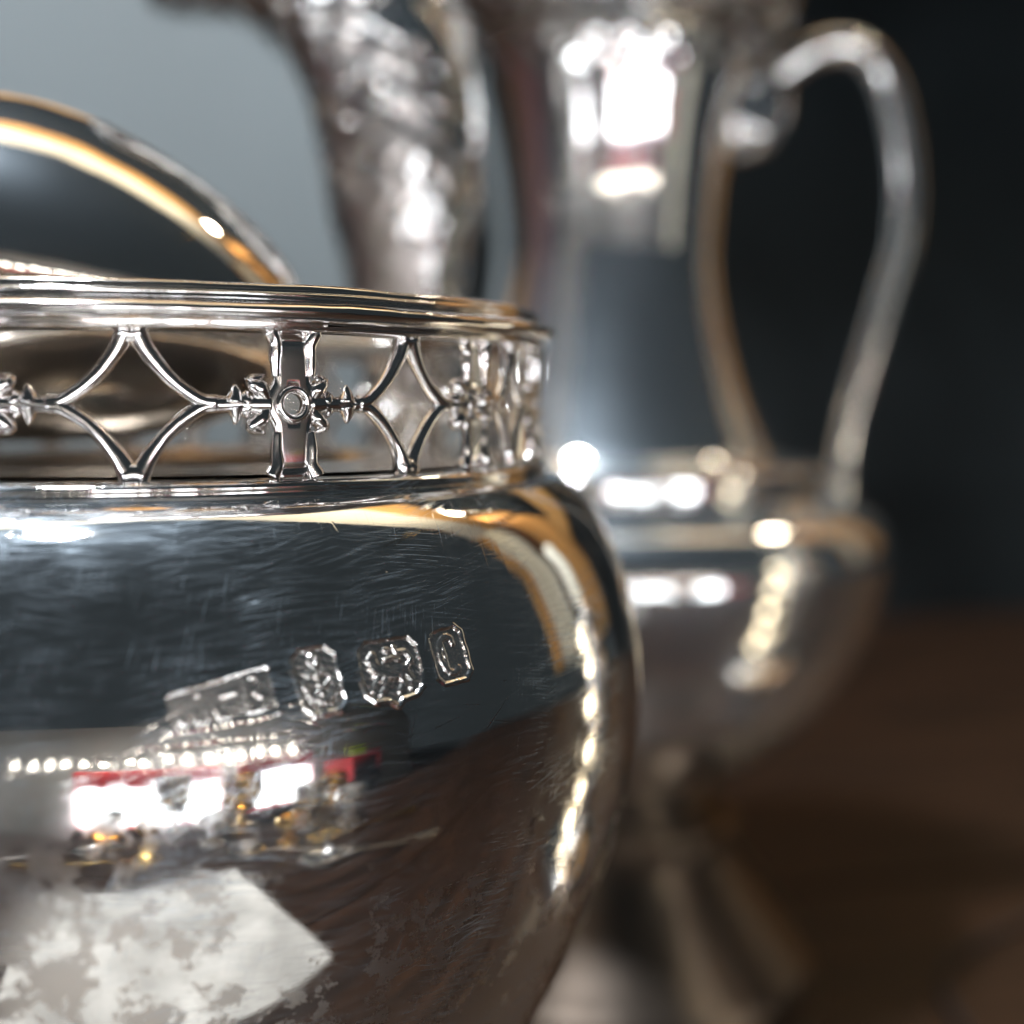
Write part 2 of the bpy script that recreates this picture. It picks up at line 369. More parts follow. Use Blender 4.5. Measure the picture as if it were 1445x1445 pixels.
marks.append(dict(q=[(.291, -21.9), (.396, -21.8), (.386, -17.0), (.286, -17.1)], W=4.8, H=4.7,
    out=[(.9, .55), (1.9, .45), (2.4, .0), (2.9, .45), (3.9, .55), (4.6, 1.1), (4.8, 2.0), (4.8, 3.9), (4.2, 4.6), (.6, 4.6), (0, 4.0), (0, 2.0), (.25, 1.1)],
    st=[([(1.3, 2.5), (2.4, 2.2), (3.3, 2.3)], .50), ([(1.2, 2.6), (1.0, 3.3)], .42), ([(.75, 3.3), (1.15, 3.65)], .25), ([(1.5, 2.2), (1.0, 1.7), (.75, 1.2)], .2),
        ([(1.9, 2.1), (1.7, 1.3), (1.35, .95)], .2), ([(3.1, 2.1), (3.2, 1.4), (2.8, .95)], .24), ([(3.5, 2.2), (3.9, 1.6), (3.7, 1.1)], .24),
        ([(3.6, 2.5), (4.2, 3.0), (3.8, 3.6), (3.1, 3.6), (2.9, 4.0)], .18), ([(2.0, 3.2), (2.6, 3.3), (3.2, 3.1)], .16), ([(2.2, 3.9), (2.5, 3.8)], .2)], dep=.26))
marks.append(dict(q=[(.421, -20.9), (.482, -20.7), (.472, -16.8), (.409, -17.1)], W=3.0, H=3.9,
    out=[(.45, 0), (2.5, 0), (3.0, .5), (3.0, 3.4), (2.5, 3.9), (.5, 3.9), (0, 3.4), (0, .5)],
    st=[(arcpts(1.55, 1.95, .85, 1.35, 55, 305, 22), .24), ([(2.05, 3.05), (2.1, 2.7)], .22), ([(1.1, .9), (1.1, 3.0)], .13)], dep=.20))
H = np.zeros(R.shape); PU = np.zeros(R.shape)
nd_t = len(th_d); js = slice(j0, j0 + len(dense))
Ts = T[:nd_t, js]; Zs = Z[:nd_t, js]; Hs = np.zeros(Ts.shape); PUs = np.zeros(Ts.shape)
for mk in marks:
    (bl, br, tr, tl) = [np.array(c) for c in mk['q']]
    # inverse bilinear by a few Newton steps
    a = np.full(Ts.shape, .5); b = np.full(Ts.shape, .5)
    for _ in range(6):
        P = [bl[i] * (1 - a) * (1 - b) + br[i] * a * (1 - b) + tr[i] * a * b + tl[i] * (1 - a) * b for i in (0, 1)]
        da = [(br[i] - bl[i]) * (1 - b) + (tr[i] - tl[i]) * b for i in (0, 1)]
        db = [(tl[i] - bl[i]) * (1 - a) + (tr[i] - br[i]) * a for i in (0, 1)]
        e0 = P[0] - Ts; e1 = P[1] - Zs; det = da[0] * db[1] - da[1] * db[0]
        a = np.clip(a - (e0 * db[1] - e1 * db[0]) / det, -1.5, 2.5); b = np.clip(b - (da[0] * e1 - da[1] * e0) / det, -1.5, 2.5)
    x = a * mk['W']; yv = b * mk['H']
    wob = .05 * np.sin(x * 5.1 + 1) * np.sin(yv * 4.3)
    sd = poly_sd(x, yv, mk['out']) + wob * .6
    rec = np.clip(-sd / .22 + .2, 0, 1); rec = rec * rec * (3 - 2 * rec)
    st = np.zeros(x.shape)
    for pts, wd in mk['st']: st = np.maximum(st, stroke(x, yv, pts, wd))
    st = st * st * (3 - 2 * st)
    rough_ = .015 * np.sin(x * 9.3 + yv * 3) * np.sin(yv * 8.1 - x * 4) + .006 * np.sin(x * 17 + 2) * np.sin(yv * 15)
    ridge = .065 * np.exp(-((sd - .10) / .17) ** 2) + .010 * np.exp(-((sd - .3) / .5) ** 2) * (sd > 0)
    PUs = np.maximum(PUs, rec); Hs += -.55 * mk['dep'] * rec * (1 - .88 * st) + rec * rough_ * mk.get('rg', 1) + ridge * (.3 if 'rg' in mk else 1)
for (ta, za, st_, sz, dp) in [(.120, -13.37, .016, .28, -.10), (.138, -13.75, .012, .16, -.07), (.158, -10.1, .006, .22, -.05), (.364, -12.4, .003, .10, -.05), (.05, -15.2, .02, .12, -.03), (.245, -15.1, .02, .2, -.03),
                              (.33, -15.6, .008, .3, -.06), (.05, -19.6, .004, .2, .05), (.56, -14, .01, .1, -.03)]:
    Hs += dp * np.exp(-((Ts - ta) / st_) ** 2 - ((Zs - za) / sz) ** 2)
rs = np.random.default_rng(5)
for _ in range(240):     # knife-fine nicks in the metal
    ta, za = rs.uniform(-.02, .6), rs.uniform(-24, -9); L_ = .5 + 5.5 * rs.random() ** 2; an = rs.normal(0.08, .28) + (1.3 if rs.random() < .12 else 0)
    x = (Ts - ta) * 48; yv = Zs - za; u = x * math.cos(an) + yv * math.sin(an); v = -x * math.sin(an) + yv * math.cos(an) + .006 * u * u
    Hs -= (.002 + .011 * rs.random() ** 2) * np.exp(-(v / .05) ** 2) * np.clip(1.3 - abs(u) / L_, 0, 1)
edge = np.minimum(np.clip((Ts - TH0) / .02, 0, 1), np.clip((TH1 - Ts) / .02, 0, 1)) * np.minimum(np.clip((-8.6 - Zs) / .6, 0, 1), np.clip((Zs + 25) / .6, 0, 1))
H[:nd_t, js] = Hs * edge; PU[:nd_t, js] = PUs
H += .03 * np.sin(3 * T + Z * .11 + 1) * np.sin(.13 * Z) + .02 * np.sin(7 * T - Z * .2)
R += nn[K, 0] * H; Zd = Z + nn[K, 1] * H
V = np.stack([R * np.sin(T), -R * np.cos(T), Zd + HC], -1).reshape(-1, 3)
s = arc(prof); UV = np.stack([np.where(T > math.pi, T - 2 * math.pi, T) * 48, s[K]], -1).reshape(-1, 2)
Q = gridfaces(len(th), len(prof), True)[:, ::-1]
ti = Q.min(axis=1) // len(prof); qt = th[np.minimum(ti, len(th) - 1)]; qz = Z.reshape(-1)[Q].mean(axis=1)
own = np.zeros(len(Q), int)
qmin = T.reshape(-1)[Q]; wrapq = (qmin.max(axis=1) - qmin.min(axis=1)) > 3; qth = qmin.mean(axis=1)
WIN = [(-.008, .1715, -22.9, -16.9), (.1725, .2745, -22.6, -16.4), (.2775, .4035, -22.7, -16.3), (.4045, .4975, -21.8, -16.0)]
for i, (a0, a1, z0, z1) in enumerate(WIN): own[(qth > a0) & (qth < a1) & (qz > z0) & (qz < z1) & ~wrapq] = i + 1
def submesh(name, sel, lab=None):
    q = Q[sel]; u, inv = np.unique(q, return_inverse=True)
    o = link_mesh(name, V[u], inv.reshape(q.shape), M['body'], pot, UV[u])
    o.data.attributes.new('punch', 'FLOAT', 'POINT').data.foreach_set('value', PU.reshape(-1)[u].astype(np.float32))
    if lab: o['label'] = lab
    return o, u
# shared analytic normals so that no seam shows between body and marks
Vg = V.reshape(len(th), len(prof), 3)
dT = np.gradient(np.concatenate([Vg[-1:], Vg, Vg[:1]], 0), axis=0)[1:-1]; dZ = np.gradient(Vg, axis=1)
Nn = np.cross(dZ, dT); Nn /= np.linalg.norm(Nn, axis=-1, keepdims=True) + 1e-12
sgn = np.sign((Nn[..., 0] * np.sin(T) - Nn[..., 1] * np.cos(T)).mean()); Nn = (Nn * sgn).reshape(-1, 3)
for i, lab in enumerate([None, 'worn lobed hallmark with half rubbed letters', 'narrow cut-cornered hallmark with an anchor', 'broad shield hallmark with a walking lion', 'cut-cornered hallmark with a letter C']):
    o, u = submesh('body' if i == 0 else 'hallmark', own == i, lab)
    o.data.normals_split_custom_set_from_vertices(Nn[u].tolist())
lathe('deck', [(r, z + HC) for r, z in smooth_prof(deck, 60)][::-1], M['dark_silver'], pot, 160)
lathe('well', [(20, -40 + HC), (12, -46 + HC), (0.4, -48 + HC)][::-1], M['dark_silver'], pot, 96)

# collar: reeded rim
col = [(38.0, 5.5), (39.6, 5.35), (40.6, 5.5), (40.9, 5.75), (40.5, 6.0), (41.2, 6.2), (41.75, 6.7), (41.75, 7.2), (41.2, 7.6), (40.4, 7.75), (40.0, 7.85), (40.2, 8.05), (40.25, 8.35), (39.9, 8.5),
       (39.9, 8.75), (39.7, 9.05), (39.2, 9.2), (38.6, 9.1), (38.2, 8.6), (38.0, 7.5), (38.0, 5.5)]
wob1 = sines(3, 24, 24, .10); wob2 = sines(4, 30, 80, .018); wob3 = sines(8, 20, 260, .003)
lathe('rim', [(r, z + HC) for r, z in smooth_prof(col, 110)], M['rim'], pot, 900, disp=lambda T, s, Z: wob1(T, s, Z) + wob2(T, s * 3, Z) + wob3(T, s * 6, Z))

# gallery bays; knots give the angle of each pillar (whole numbers) and of each lozenge (halves)
kn_u = [-1, -.5, 0, .5, 1, 1.5, 2, 2.5, 3]; kn_t = [-.334, -.035, .264, .53, .745, .93, 1.10, 1.27, 1.44]
nb = 10
for i in range(1, nb + 1): kn_u.append(3 + i); kn_t.append(1.44 + (2 * math.pi - .334 - 1.44) * i / nb)
ang = lambda u: float(np.interp(u, kn_u, kn_t))
RG = 39.6
def onring(a, v, dr=0): return np.array([(RG + dr) * math.sin(a), -(RG + dr) * math.cos(a), v + HC])
def wire(uv, rad, n=10, flat=(1, 1), dr=0, k=26):
    """uv: (angle, height) control points bent onto the ring"""
    c = curve_pts([(a * RG, v, 0) for a, v in uv], k); P = [onring(x / RG, v, dr) for x, v, _ in c]
    ups = np.array([[math.sin(x / RG), -math.cos(x / RG), 0] for x, v, _ in c])
    rad = np.full(len(P), rad) if np.isscalar(rad) else np.interp(np.linspace(0, 1, len(P)), np.linspace(0, 1, len(rad)), rad)
    rad = 1.4 * rad * (1 + .05 * np.sin(np.arange(len(P)) * .37 + a_seed[0])); a_seed[0] += 1.7
    return tube(P, rad, n, flat, True, ups)
a_seed = [0.0]
def plate(ac, hole, outline, thick, nphi=96, rings=4, dr=0):
    V = []; Fc = []
    for side in (1, -1):
        for k_ in range(rings + 1):
            for j in range(nphi):
                ph = 2 * math.pi * j / nphi; ro = outline(ph); q = hole + (ro - hole) * k_ / rings
                e = thick if k_ < rings else thick * .55
                V.append(onring(ac + q * math.cos(ph) / RG, q * math.sin(ph), dr + side * e / 2))
    n1 = (rings + 1) * nphi
    for k_ in range(rings):
        for j in range(nphi):
            j2 = (j + 1) % nphi; a_, b_, c_, d_ = k_ * nphi + j, k_ * nphi + j2, (k_ + 1) * nphi + j2, (k_ + 1) * nphi + j
            Fc.append((a_, d_, c_, b_)); Fc.append((n1 + a_, n1 + b_, n1 + c_, n1 + d_))
    for j in range(nphi):
        j2 = (j + 1) % nphi; Fc.append((j, j2, n1 + j2, n1 + j)); o_ = rings * nphi
        Fc.append((o_ + j, n1 + o_ + j, n1 + o_ + j2, o_ + j2))
    return V, Fc
def pillar_outline(ph):
    cx, sx = abs(math.cos(ph)), abs(math.sin(ph))
    disc = 2.25; rect = min(1.45 / max(cx, 1e-6), 5.55 / max(sx, 1e-6))
    flare = 0
    return min(max(disc * (1 + .04 * math.cos(6 * ph)), rect), 7.0)
npill = 3 + nb + 1
for i in range(-1, 3 + nb):
    ac = ang(i)
    Join().add(plate(ac, .80, pillar_outline, .75)).build('pillar', M['wire'], pot)
    j = Join()
    ring_ = [(ac + 1.12 * math.cos(t) / RG, 1.18 * math.sin(t)) for t in np.linspace(0, 2 * math.pi, 28)]
    P = [onring(a, v, .42) for a, v in ring_]; j.add(tube(P, .30, 8, None, False, np.array([[math.sin(ac), -math.cos(ac), 0]] * len(P))))
    j.build('ring', M['wire'], pot)
    j = Join()
    for sx in (-1, 1):
        for sy in (-1, 1):
            j.add(wire([(ac + sx * 1.38 / RG, sy * 2.1), (ac + sx * 1.42 / RG, sy * 3.4), (ac + sx * 1.40 / RG, sy * 4.6), (ac + sx * 1.8 / RG, sy * 5.5)], [.26, .34, .40, .5], 8, dr=.35))
    j.build('pillar_edge', M['wire'], pot)
    # leaf curls either side of the pillar
    j = Join()
    gapL = (ang(i) - ang(i - 1)) if i > -1 else .6; gapR = ang(i + 1) - ang(i) if i < 2 + nb else .45
    for sx, g in ((-1, gapL), (1, gapR)):
        q = g / .60
        for sy in (-1, 1):
            j.add(wire([(ac + sx * .050 * q, sy * .25), (ac + sx * .062 * q, sy * 1.05), (ac + sx * .080 * q, sy * 1.75), (ac + sx * .055 * q, sy * 2.2)][:4], [.35, .62, .48, .10], 8, (.8, 1), k=18))
            j.add(wire([(ac + sx * .086 * q, sy * .1), (ac + sx * .094 * q, sy * .55), (ac + sx * .088 * q, sy * 1.0)], [.42, .36, .10], 8, k=8))
    j.build('leaf', M['wire'], pot)
for i in range(-1, 3 + nb):
    a0, a1 = ang(i), ang(i + 1) if i < 2 + nb else ang(-1) + 2 * math.pi
    ac = ang(i + .5) if i < 3 else (a0 + a1) / 2
    g = a1 - a0; hw = g * .205
    for sy, nm in ((1, 'lozenge_bar'), (-1, 'lozenge_bar')):
        for sx in (-1, 1):
            hx = hw if sx > 0 else hw
            Join().add(wire([(ac + sx * .006, sy * 5.5), (ac + sx * hx * .24, sy * 3.75), (ac + sx * hx * .58, sy * 1.75), (ac + sx * hx, sy * .28), (ac + sx * hx * 1.25, sy * .10)],
                            [.62, .50, .42, .40, .42, .45], 10, (1.0, .95))).build(nm, M['wire'], pot)
    j = Join()
    for sx in (-1, 1):
        p0 = ac + sx * hw * 1.15; p1 = (a1 if sx > 0 else a0) - sx * .045 * g / .6
        j.add(wire([(p0, 0), ((p0 + p1) / 2, 0), (p1, 0)], [.50, .42, .62], 10, (1, .8)))
        sp = ac + sx * (hw * 1.25 + .033 * g / .6)
        for sy in (-1, 1):
            j.add(wire([(sp, sy * .15), (sp + .002, sy * .85), (sp, sy * 1.5)], [.60, .34, .10], 8, k=8))
    j.build('spiked_bar', M['wire'], pot)
    j = Join()
    for sy in (-1, 1):
        V_, F_ = wire([(ac - .020, sy * 5.35), (ac, sy * 5.05), (ac + .020, sy * 5.35)], .6, 8, k=7); j.add((V_, F_))
    j.build('lozenge_tip', M['wire'], pot)

# ------------------------------------------------------------------ ladle lying across the gallery
# bowl lofted along its length; s runs across the view, left (handle) to right (tip)
lad = thing('silver_ladle', 'smooth silver ladle lying bowl down across the pierced gallery', 'ladle')
AX = np.array([0, 0, HC]); E = RT; G = np.array([math.sin(PS), math.cos(PS), 0])
mm = 137 / 1800.0
top_pts = [(-420, 200), (-300, 158), (-200, 140), (-100, 135), (0, 142), (100, 158), (180, 186), (260, 232), (320, 276), (380, 334), (412, 380), (430, 420), (436, 472)]
bot_pts = [(-420, 380), (-330, 412), (-250, 450), (-190, 510), (-120, 580), (-60, 616), (0, 624), (100, 622), (200, 616), (300, 597), (370, 565), (410, 530), (430, 500), (436, 472)]
xs = np.r_[np.linspace(-420, 400, 60), 408, 415, 421, 426, 430, 433, 435, 435.8]
V = []; nph = 64
for x in xs:
    yt = np.interp(x, *zip(*top_pts)); yb = np.interp(x, *zip(*bot_pts))
    cz = (570 - (yt + yb) / 2) * mm; hz = (yb - yt) / 2 * mm
    u = (x + 420) / 856.0; dep = 25.0 * math.sqrt(max(1e-4, 1 - ((x - 20) / 416.5) ** 2)) if x > 20 else 25.0 * (1 - .35 * ((20 - x) / 440) ** 2)
    for j in range(nph):
        a = 2 * math.pi * j / nph
        V.append(CAM * np.array([1, 1, 0]) + E * (x - 722.5) * mm / math.cos(PITCH) * 1.0 + G * (137 + dep * math.cos(a) * .95) + np.array([0, 0, HC + cz + hz * math.sin(a)]))
Fc = gridfaces(len(xs), nph); Fc = np.vstack([Fc, [[i * nph + nph - 1, (i + 1) * nph + nph - 1, (i + 1) * nph, i * nph] for i in range(len(xs) - 1)]])
V = np.array(V)
# smooth the loft lengthwise
Vr = V.reshape(len(xs), nph, 3)
for _ in range(3): Vr[1:60] = (Vr[:59] + Vr[1:60] * 2 + Vr[2:61]) / 4
o = link_mesh('bowl', Vr.reshape(-1, 3), [tuple(f) for f in Fc] + [tuple(range(nph))[::-1], tuple((len(xs) - 1) * nph + j for j in range(nph))], M['ladle'], lad)
hp = Vr[0].mean(axis=0)
Join().add(tube(curve_pts([hp + E * 4, hp - E * 20 + np.array([0, 0, 3]), hp - E * 60 + np.array([0, 0, 14]), hp - E * 120 + np.array([0, 0, 20])], 30),
                np.interp(np.linspace(0, 1, 30), [0, .15, .6, 1], [7, 4, 3.2, 5.5]), 16, (1, .6))).build('handle', M['ladle'], lad)

# ------------------------------------------------------------------ the jug behind
DJ = 262.0; mj = DJ / 1800
bp = at(855, 570, DJ); jl = (bp[0], bp[1], 0)
HJ = bp[2]
jug = thing('silver_jug', 'tall baluster silver jug with scroll handle, out of focus behind the pot', 'jug', jl, -PS)
ph_ = [(-60, 262), (-30, 268), (0, 262), (30, 254), (60, 240), (85, 222), *[(y_, 155 + .00068 * (375 - y_) ** 2) for y_ in range(105, 370, 24)], (378, 155.5), (420, 161), (480, 174), (550, 196), (610, 222), (640, 240), (646, 256), (650, 284), (656, 302), (667, 303.8), (688, 302.2), (693, 300.5), (702, 320), (713, 352), (730, 376), (765, 388), (812, 385), (870, 370), (920, 345), (970, 316), (1020, 270), (1060, 220), (1095, 172), (1120, 150), (1140, 148), (1150, 176), (1165, 190), (1178, 178), (1190, 184), (1220, 204), (1270, 244), (1320, 286), (1345, 305)]
pf = [(r * mj, HJ + (570 - y) * mj) for y, r in ph_]
pf = pf + [(308 * mj, 2.0), (308 * mj, 0.0)]
pj = smooth_prof(pf[::-1], 260)
nj = sines(11, 30, 22, .18); lip_top = HJ + 640 * mj
def jdisp(T, s, Z):
    n1 = nj(T, s * .25, Z)
    lip = np.exp(-((Z - (HJ + 545 * mj)) / 7.0) ** 2) * (.5 * np.sin(Z * 1.5) + 1.0 * np.abs(np.sin(T * 17 + Z * .15)) + .35 * np.sin(T * 43 + Z))
    foot = np.exp(-((Z - (HJ - 590 * mj)) / 2.5) ** 2) * .5 * np.abs(np.sin(T * 20))
    lip2 = np.exp(-((Z - (HJ + 450 * mj)) / 3.0) ** 2) * .35 * np.sin(T * 29) * np.sin(Z * .9)
    return n1 * .2 + lip + foot + lip2
body = [p for p in pj if HJ - 560 * mj <= p[1] <= HJ + 482 * mj]; ftp = [p for p in pj if p[1] <= HJ - 558 * mj]
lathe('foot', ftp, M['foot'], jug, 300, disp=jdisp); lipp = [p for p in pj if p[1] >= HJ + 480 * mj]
lathe('body', body, M['jug'], jug, 360, disp=jdisp)
lathe('lip', lipp + [(lipp[-1][0] - 2, lipp[-1][1]), (lipp[-1][0] - 6, lipp[-1][1] - 8), (20, HJ + 480 * mj), (18, HJ + 380 * mj)], M['chased'], jug, 480, disp=jdisp)
hpts = [(1050, 118, 27), (1100, 92, 28), (1150, 62, 27), (1205, 58, 26), (1248, 95, 27), (1272, 160, 27), (1285, 240, 27), (1282, 320, 27), (1262, 420, 26), (1236, 510, 25), (1214, 590, 24), (1204, 650, 24), (1200, 715, 28)]
HP = curve_pts([((x - 855) * mj * .965, 0, HJ + (570 - y - 24 * (y < 400)) * mj) for x, y, r in hpts], 90)
HRd = np.interp(np.linspace(0, 1, 90), np.linspace(0, 1, len(hpts)), [r * mj * .86 for _, _, r in hpts])
Join().add(tube(HP, HRd, 20, (.9, 1.0), True, np.array([0, 1.0, 0]))).build('handle', M['jug'], jug)
kp = curve_pts([((x - 855) * mj, -1.5, HJ + (570 - y) * mj) for x, y in [(1022, 222), (1048, 196), (1068, 166), (1070, 140), (1058, 122)]], 24)
Join().add(tube(kp, np.interp(np.linspace(0, 1, 24), [0, .3, .6, 1], [3.0, 6.0, 5.4, 3.6]), 18, (1, .8), True, np.array([0, 1.0, 0]))).build('handle_scroll', M['jug'], jug)

# ------------------------------------------------------------------ chased flower-horn vase
DV = 205.0; mv = DV / 1800
b0 = at(572, 570, DV); HV = b0[2]
vase = thing('chased_vase', 'chased silver horn vase curving up to the left, between pot and jug', 'vase', (b0[0], b0[1], 0), -PS)
vp = [(572, 900, 40), (572, 760, 40), (574, 640, 52), (575, 520, 60), (575, 430, 65), (574, 350, 73), (571, 270, 88), (566, 200, 103), (556, 140, 111), (540, 85, 116), (512, 30, 120), (470, -25, 128), (415, -80, 150), (350, -130, 200)]
VP = curve_pts([((x - 572) * mv, 0, HV + (570 - y) * mv) for x, y, r in vp], 150)
VRr = np.interp(np.linspace(0, 1, 150), np.linspace(0, 1, len(vp)), [r * mv for _, _, r in vp])
Vv, Ff = tube(VP, VRr, 120, None, True, np.array([0, 1.0, 0]))
Vv = np.array(Vv); cen = np.repeat(VP, 120, axis=0); dd = Vv - cen; L_ = np.linalg.norm(dd, axis=1)[:, None]
ii = np.repeat(np.arange(150), 120); jj = np.tile(np.arange(120), 150); a = jj / 120 * 2 * math.pi
hh = .55 * np.clip(np.sin(a * 7 + np.sin(ii * .16) * 1.6), 0, 1) * np.sin(ii * .42 + a * 2) + .35 * np.sin(a * 13 - ii * .3) * np.sin(ii * .7)
hh = hh * np.clip((ii - 70) / 12, 0, 1) + .12 * np.sin(a * 5 + ii * .1)
Vv = Vv + dd / L_ * hh[:, None]
link_mesh('horn', Vv, Ff, M['chased'], vase)
lathe('foot', smooth_prof([(26, 0), (26.5, 1.5), (25, 3), (22, 4.5), (14, 12), (8, 22), (5.5, 34), (4.6, 44), (6.2, 48), (6.4, 50), (4.8, 53), (4.4, 60), (4.3, HV - 320 * mv + 2)], 120), M['chased'], vase, 160,
      disp=lambda T, s, Z: .3 * np.abs(np.sin(T * 9)) * (Z < 20))

# ------------------------------------------------------------------ curtain to the right (three cloths), seen in the reflections
def curtain(name, x, y0, y1, zt, zb, m, label, seed, nf):
    nu, nv = 140, 24; u = np.linspace(0, 1, nu); v = np.linspace(0, 1, nv); U, Vv = np.meshgrid(u, v, indexing='ij')
    X = x + 28 * np.sin(U * nf * 6.28 + seed) * (0.5 + .5 * Vv) + 8 * np.sin(U * nf * 15 + seed * 2)
    V = np.stack([X, y0 + (y1 - y0) * U, zt + (zb - zt) * Vv], -1).reshape(-1, 3)
    o = link_mesh(name, V, gridfaces(nu, nv), m); md = o.modifiers.new('cloth thickness', 'SOLIDIFY'); md.thickness = 0.002
    return tag(o, label, 'curtain', 'curtains hanging at the right')
curtain('curtain', 1240, 60, 130, 1500, 90, M['amber'], 'narrowest amber pleated curtain, nearest the lens', 1, 2)
curtain('curtain', 1250, 135, 330, 1500, 90, M['cream'], 'pale cream pleated curtain between amber and brown', 3, 3)
curtain('curtain', 1245, 335, 440, 1500, 90, M['umber'], 'dark brown narrow pleated curtain beside the cream one', 5, 2)
curtain('curtain', 1255, 445, 800, 1500, 90, M['amber'], 'broad amber pleated curtain farthest from the lens', 4, 6)
for y_, y2_, z_, z2_, mm_, nm_ in [(640, 690, 430, 600, 'amber', 'added amber reflector board across behind the grey board'), (40, 215, 880, 900, 'cream', 'added cream beam running across above the silver'), (216, 330, 882, 902, 'amber', 'amber painted beam added beside the cream one')]:
    tag(Join().add(box(-1400, 1100, y_, y2_, z_, z2_, 3)).build('reflector', M[mm_], smooth=False), nm_, 'reflector', 'added reflectors overhead')  # unseen strips added to mirror gold bands into the ladle
for sx in (-1350, 1050):
    tag(Join().add(box(sx, sx + 50, 691, 741, -780, 940, 3)).add(box(sx + 5, sx + 45, 30, 690.9, 902.5, 935)).build('reflector_post', M['black'], smooth=False),
        'black post added to carry the reflectors at the %s end' % ('board' if sx < 0 else 'curtain'), 'post')
rail = Join().add(tube([(1250, -460, 1510), (1250, 300, 1510), (1250, 1190, 1510)], 14, 14)).build('curtain_rail', M['brass'])
tag(rail, 'brass rail the pleated curtains hang from', 'rail')

mat_mauve = plain('mauve_cloth', (0.30, 0.15, 0.17), 0.85, 0.0, 0.2, 10, 0.3, (1, 1, .15))
# ------------------------------------------------------------------ red framed lit display case behind the camera
def cabinet(x0, x1, y, zb, zt, label, rz=0):
    t = thing('display_case', label, 'display case', ((x0 + x1) / 2, y, -780), rz, 'red framed display cases')
    h = (x1 - x0) / 2; b = zb + 780; tt = zt + 780
    Join().add(box(-h - 30, h + 30, -260, 0, 0, b - 40, 4)).build('base', M['black'], t, smooth=False)
    f = Join()
    f.add(box(-h - 30, h + 30, -40, 12, tt, tt + 190, 3)).add(box(-h - 30, h + 30, -40, 12, b - 39.8, b, 3))
    for xx in (-h - 30, h): f.add(box(xx, xx + 30, -38, 10, b + .2, tt - .2, 3))
    f.build('frame', M['red'], t, smooth=False)
    Join().add(box(-h + .5, h - .5, -30, -20, b + .5, tt - .5)).build('lit_pane', M['pane'], t, smooth=False)
    for q in range(3):
        xx = -h * .7 + q * h * .6
        lathe('bottle', smooth_prof([(26, 0), (30, 20), (30, 110 + 40 * q), (12, 160 + 40 * q), (10, 200 + 40 * q)], 20), M['black'], t, 20, (xx, -12, b + .3))
    return t
YC = -2100
cabinet(-560, 380, YC, -540, -235, 'wide lit display case with red frame behind the camera')
cabinet(540, 1080, YC + 80, -480, -200, 'narrower lit display case with red frame beside the wide one')
struct(Join().add(box(-3000, 3000, -2560, -2480, -780, 480)).build('wall', M['taupe'], smooth=False))
curtain('curtain', -1150, -100, 230, 1200, -770, mat_mauve, 'mauve pleated curtain added at the left for the jug to mirror', 6, 4)  # unseen cloths added to mirror purple-brown bands into the jug neck
curtain('curtain', -1160, 240, 620, 1200, -770, M['umber'], 'dark brown pleated curtain added left of the grey board for the jug to mirror', 7, 4)
tag(Join().add(tube([(-1155, -140, 1210), (-1155, 250, 1210), (-1155, 660, 1210)], 14, 14)).build('curtain_rail', M['brass']), 'brass rail over the mauve curtain', 'rail')
dk = thing('display_case', 'low unlit display case with red frame and a lime box on it', 'display case', (1560, -1820, -780), -.5, 'red framed display cases')
Join().add(box(-360, 360, -260, 0, 0, 440, 4)).build('base', M['black'], dk, smooth=False)
Join().add(box(-360, 360, -240, 10, 560, 630, 3)).add(box(-360, -320, -240, 10, 440.2, 559.8, 3)).add(box(320, 360, -240, 10, 440.2, 559.8, 3)).build('frame', M['red'], dk, smooth=False)
Join().add(box(-319, 319, -200, -20, 440.5, 559.5)).build('dark_pane', M['black'], dk, smooth=False)
lb = Join().add(box(-70, 70, -60, 60, 0, 90, 4)).build('lime_box', M['lime'], None, (1480, -1900, -149), smooth=False); tag(lb, 'small lime green box on the unlit display case', 'box')
cabinet(-1950, -1150, -1350, -540, -200, 'added lit display case with red frame at the left, for the glare on the jug', -.80)  # extra glowing case added to widen the glare on the jug neck
# string of bulbs above the cases
prb = None
for q in range(16):
    x = -1000 + q * 130 + random.uniform(-25, 25); z = 30 + random.uniform(-14, 14)
    if prb is None:
        prb = thing('hanging_bulb', 'x', 'bulb', (x, YC + 40, z), 0, 'bulbs strung above the display cases')
        lathe('globe', smooth_prof([(.5, -22), (14, -18), (20, 0), (12, 17), (8, 26)], 16), M['bulb'], prb, 16)
        lathe('cap', [(9, 26), (9, 44), (1, 46)], M['brass'], prb, 12); o = prb
    else:
        o = prb.copy(); C.objects.link(o); o.location = Vector((x, YC + 40, z)) * S
        for ch in prb.children: c = ch.copy(); C.objects.link(c); c.parent = o
    o['label'] = '%s lit bulb from the left post on the cable above the cases' % 'first second third fourth fifth sixth seventh eighth ninth tenth eleventh twelfth thirteenth fourteenth fifteenth sixteenth'.split()[q]
wr = Join().add(tube([(-1300, YC + 40, 78), (0, YC + 40, 76), (1300, YC + 40, 78)], 2.5, 6)).build('bulb_cable', M['black']); tag(wr, 'black cable carrying the row of small bulbs', 'cable')
for sx in (-1, 1):
    wp = Join().add(tube([(sx * 1300, YC + 40, -780), (sx * 1300, YC + 40, 85)], 14, 10)).build('cable_post', M['black'])
    tag(wp, ('black post at the %s end of the bulb cable' % ('window' if sx < 0 else 'curtain')), 'post')

ln = thing('lantern', 'small glowing amber lantern on a black stand before the wide display case', 'lantern', (-360, -1880, -780))
Join().add(tube([(0, 0, 0), (0, 0, 180)], 9, 12)).add(tube([(0, 0, 0), (0, 0, 10)], 70, 24)).build('stand', M['black'], ln)
lathe('globe', smooth_prof([(10, 180), (38, 200), (46, 232), (38, 262), (10, 280)], 24), emit('amber_glass', (1.0, 0.42, 0.05), 14.0), ln, 32)
